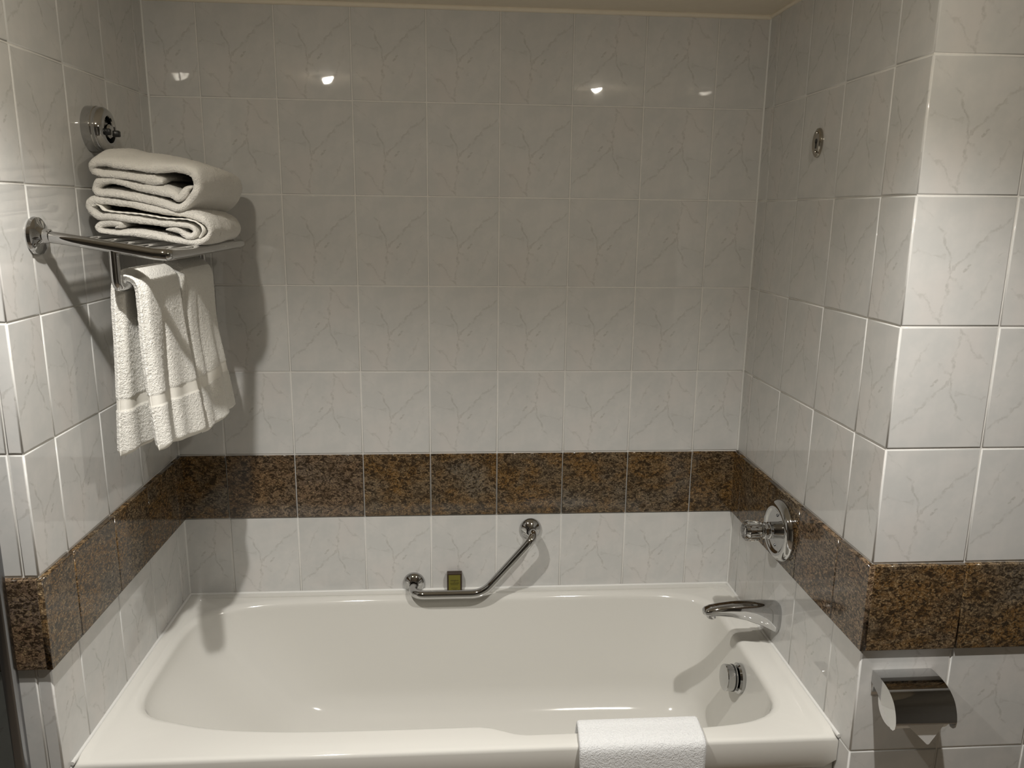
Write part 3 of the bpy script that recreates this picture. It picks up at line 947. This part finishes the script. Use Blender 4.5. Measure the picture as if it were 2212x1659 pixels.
# ------------------------------------------------------------------ toilet paper holder
TX = (0.847, 0.976)
th_ = thing('toilet_roll_holder', 'chrome toilet roll holder with curved cover on the wall below the granite', 'toilet roll holder', ((TX[0] + TX[1]) / 2, -DR, 0.70))
prof = [(-DR - 0.001, 0.7495), (-DR - 0.012, 0.7510), (-DR - 0.040, 0.7500), (-DR - 0.066, 0.7445), (-DR - 0.088, 0.7310), (-DR - 0.100, 0.7120), (-DR - 0.105, 0.6950), (-DR - 0.1055, 0.6880)]
PC = smooth_path(prof, 40)
V, F = [], []
for x in TX:
    for c in PC: V.append(Vector((x, c.x, c.y)))
for x in TX:
    for i, c in enumerate(PC):
        a, b = PC[max(i - 1, 0)], PC[min(i + 1, 39)]
        tn = (b - a).normalized(); nm = Vector((-tn.y, tn.x))
        q = c + nm * 0.0016
        V.append(Vector((x, q.x, q.y)))
n_ = 40
for i in range(n_ - 1):
    F += [[i, i + 1, n_ + i + 1, n_ + i], [2 * n_ + i, 2 * n_ + i + 1, 3 * n_ + i + 1, 3 * n_ + i], [i, i + 1, 2 * n_ + i + 1, 2 * n_ + i], [n_ + i, n_ + i + 1, 3 * n_ + i + 1, 3 * n_ + i]]
F += [[0, n_, 3 * n_, 2 * n_], [n_ - 1, 2 * n_ - 1, 4 * n_ - 1, 3 * n_ - 1]]
local(auto(mesh_obj('cover', V, F, M_CHROME), 50), th_)
def side_plate(x, inner):
    S = [(p.x, p.y) for p in PC] + [(-DR - 0.104, 0.678), (-DR - 0.098, 0.671), (-DR - 0.089, 0.669), (-DR - 0.060, 0.690), (-DR - 0.028, 0.712), (-DR - 0.001, 0.722)]
    V = [Vector((x, a, b)) for a, b in S] + [Vector((x + inner, a, b)) for a, b in S]
    k = len(S)
    F = [list(range(k)), list(range(k, 2 * k))] + [[i, (i + 1) % k, k + (i + 1) % k, k + i] for i in range(k)]
    return local(mesh_obj('side_plate', V, F, M_CHROME, None, smooth=False), th_)
side_plate(TX[0] - 0.0016, 0.0015); side_plate(TX[1] + 0.0001, 0.0015)
local(box('back_plate', (TX[0] + 0.001, -DR - 0.0018, 0.690), (TX[1] - 0.001, -DR + 0.0, 0.748), M_CHROME, None, 0.0006), th_)
local(tube('spindle', [(TX[0] + 0.001, -DR - 0.058, 0.6965), (TX[1] - 0.001, -DR - 0.058, 0.6965)], 0.006, M_CHROME, None, 14), th_)
tr = thing('toilet_roll', 'white toilet roll with its end folded to a point under the chrome cover', 'toilet roll', (0.911, -DR - 0.060, 0.697))
rcx, rcz, rr = -DR - 0.058, 0.6965, 0.0405
rl = local(lathe('roll', [(0.019, 0.0), (0.0395, 0.0), (rr, 0.001), (rr, 0.112), (0.0395, 0.113), (0.019, 0.113), (0.019, 0.0)], (0.855, rcx, rcz), (1, 0, 0), M_PAPER), tr)
# folded tip hanging from the front of the roll
ft = [Vector((0.874, -DR - 0.0995, 0.700)), Vector((0.957, -DR - 0.0995, 0.700)), Vector((0.957, -DR - 0.0985, 0.684)), Vector((0.931, -DR - 0.094, 0.632)), Vector((0.9270, -DR - 0.094, 0.632)), Vector((0.874, -DR - 0.0985, 0.684))]
V = ft + [p + Vector((0, 0.0016, 0)) for p in ft]
F = [[0, 1, 2, 3, 4, 5], [11, 10, 9, 8, 7, 6]] + [[i, (i + 1) % 6, 6 + (i + 1) % 6, 6 + i] for i in range(6)]
local(mesh_obj('folded_sheet', V, F, M_PAPER, None, smooth=False), tr)

# ------------------------------------------------------------------ glass screen at the left edge
gs = thing('shower_screen', 'tinted glass shower screen with a dark metal edge at the far left', 'shower screen', (-1.2, -0.85, 0))
m_glass, nt, bsdf = new_mat('grey_tinted_glass')
bsdf.inputs['Base Color'].default_value = (0.42, 0.45, 0.45, 1)
bsdf.inputs['Transmission Weight'].default_value = 1.0
bsdf.inputs['Roughness'].default_value = 0.0
bsdf.inputs['IOR'].default_value = 1.45
local(box('edge_profile', (-0.936, -0.862, 0.0), (-0.916, -0.838, 2.02), M_STEEL, None, 0.004, 3), gs)
local(box('glass_pane', (-1.70, -0.854, 0.02), (-0.934, -0.846, 2.0), m_glass), gs)
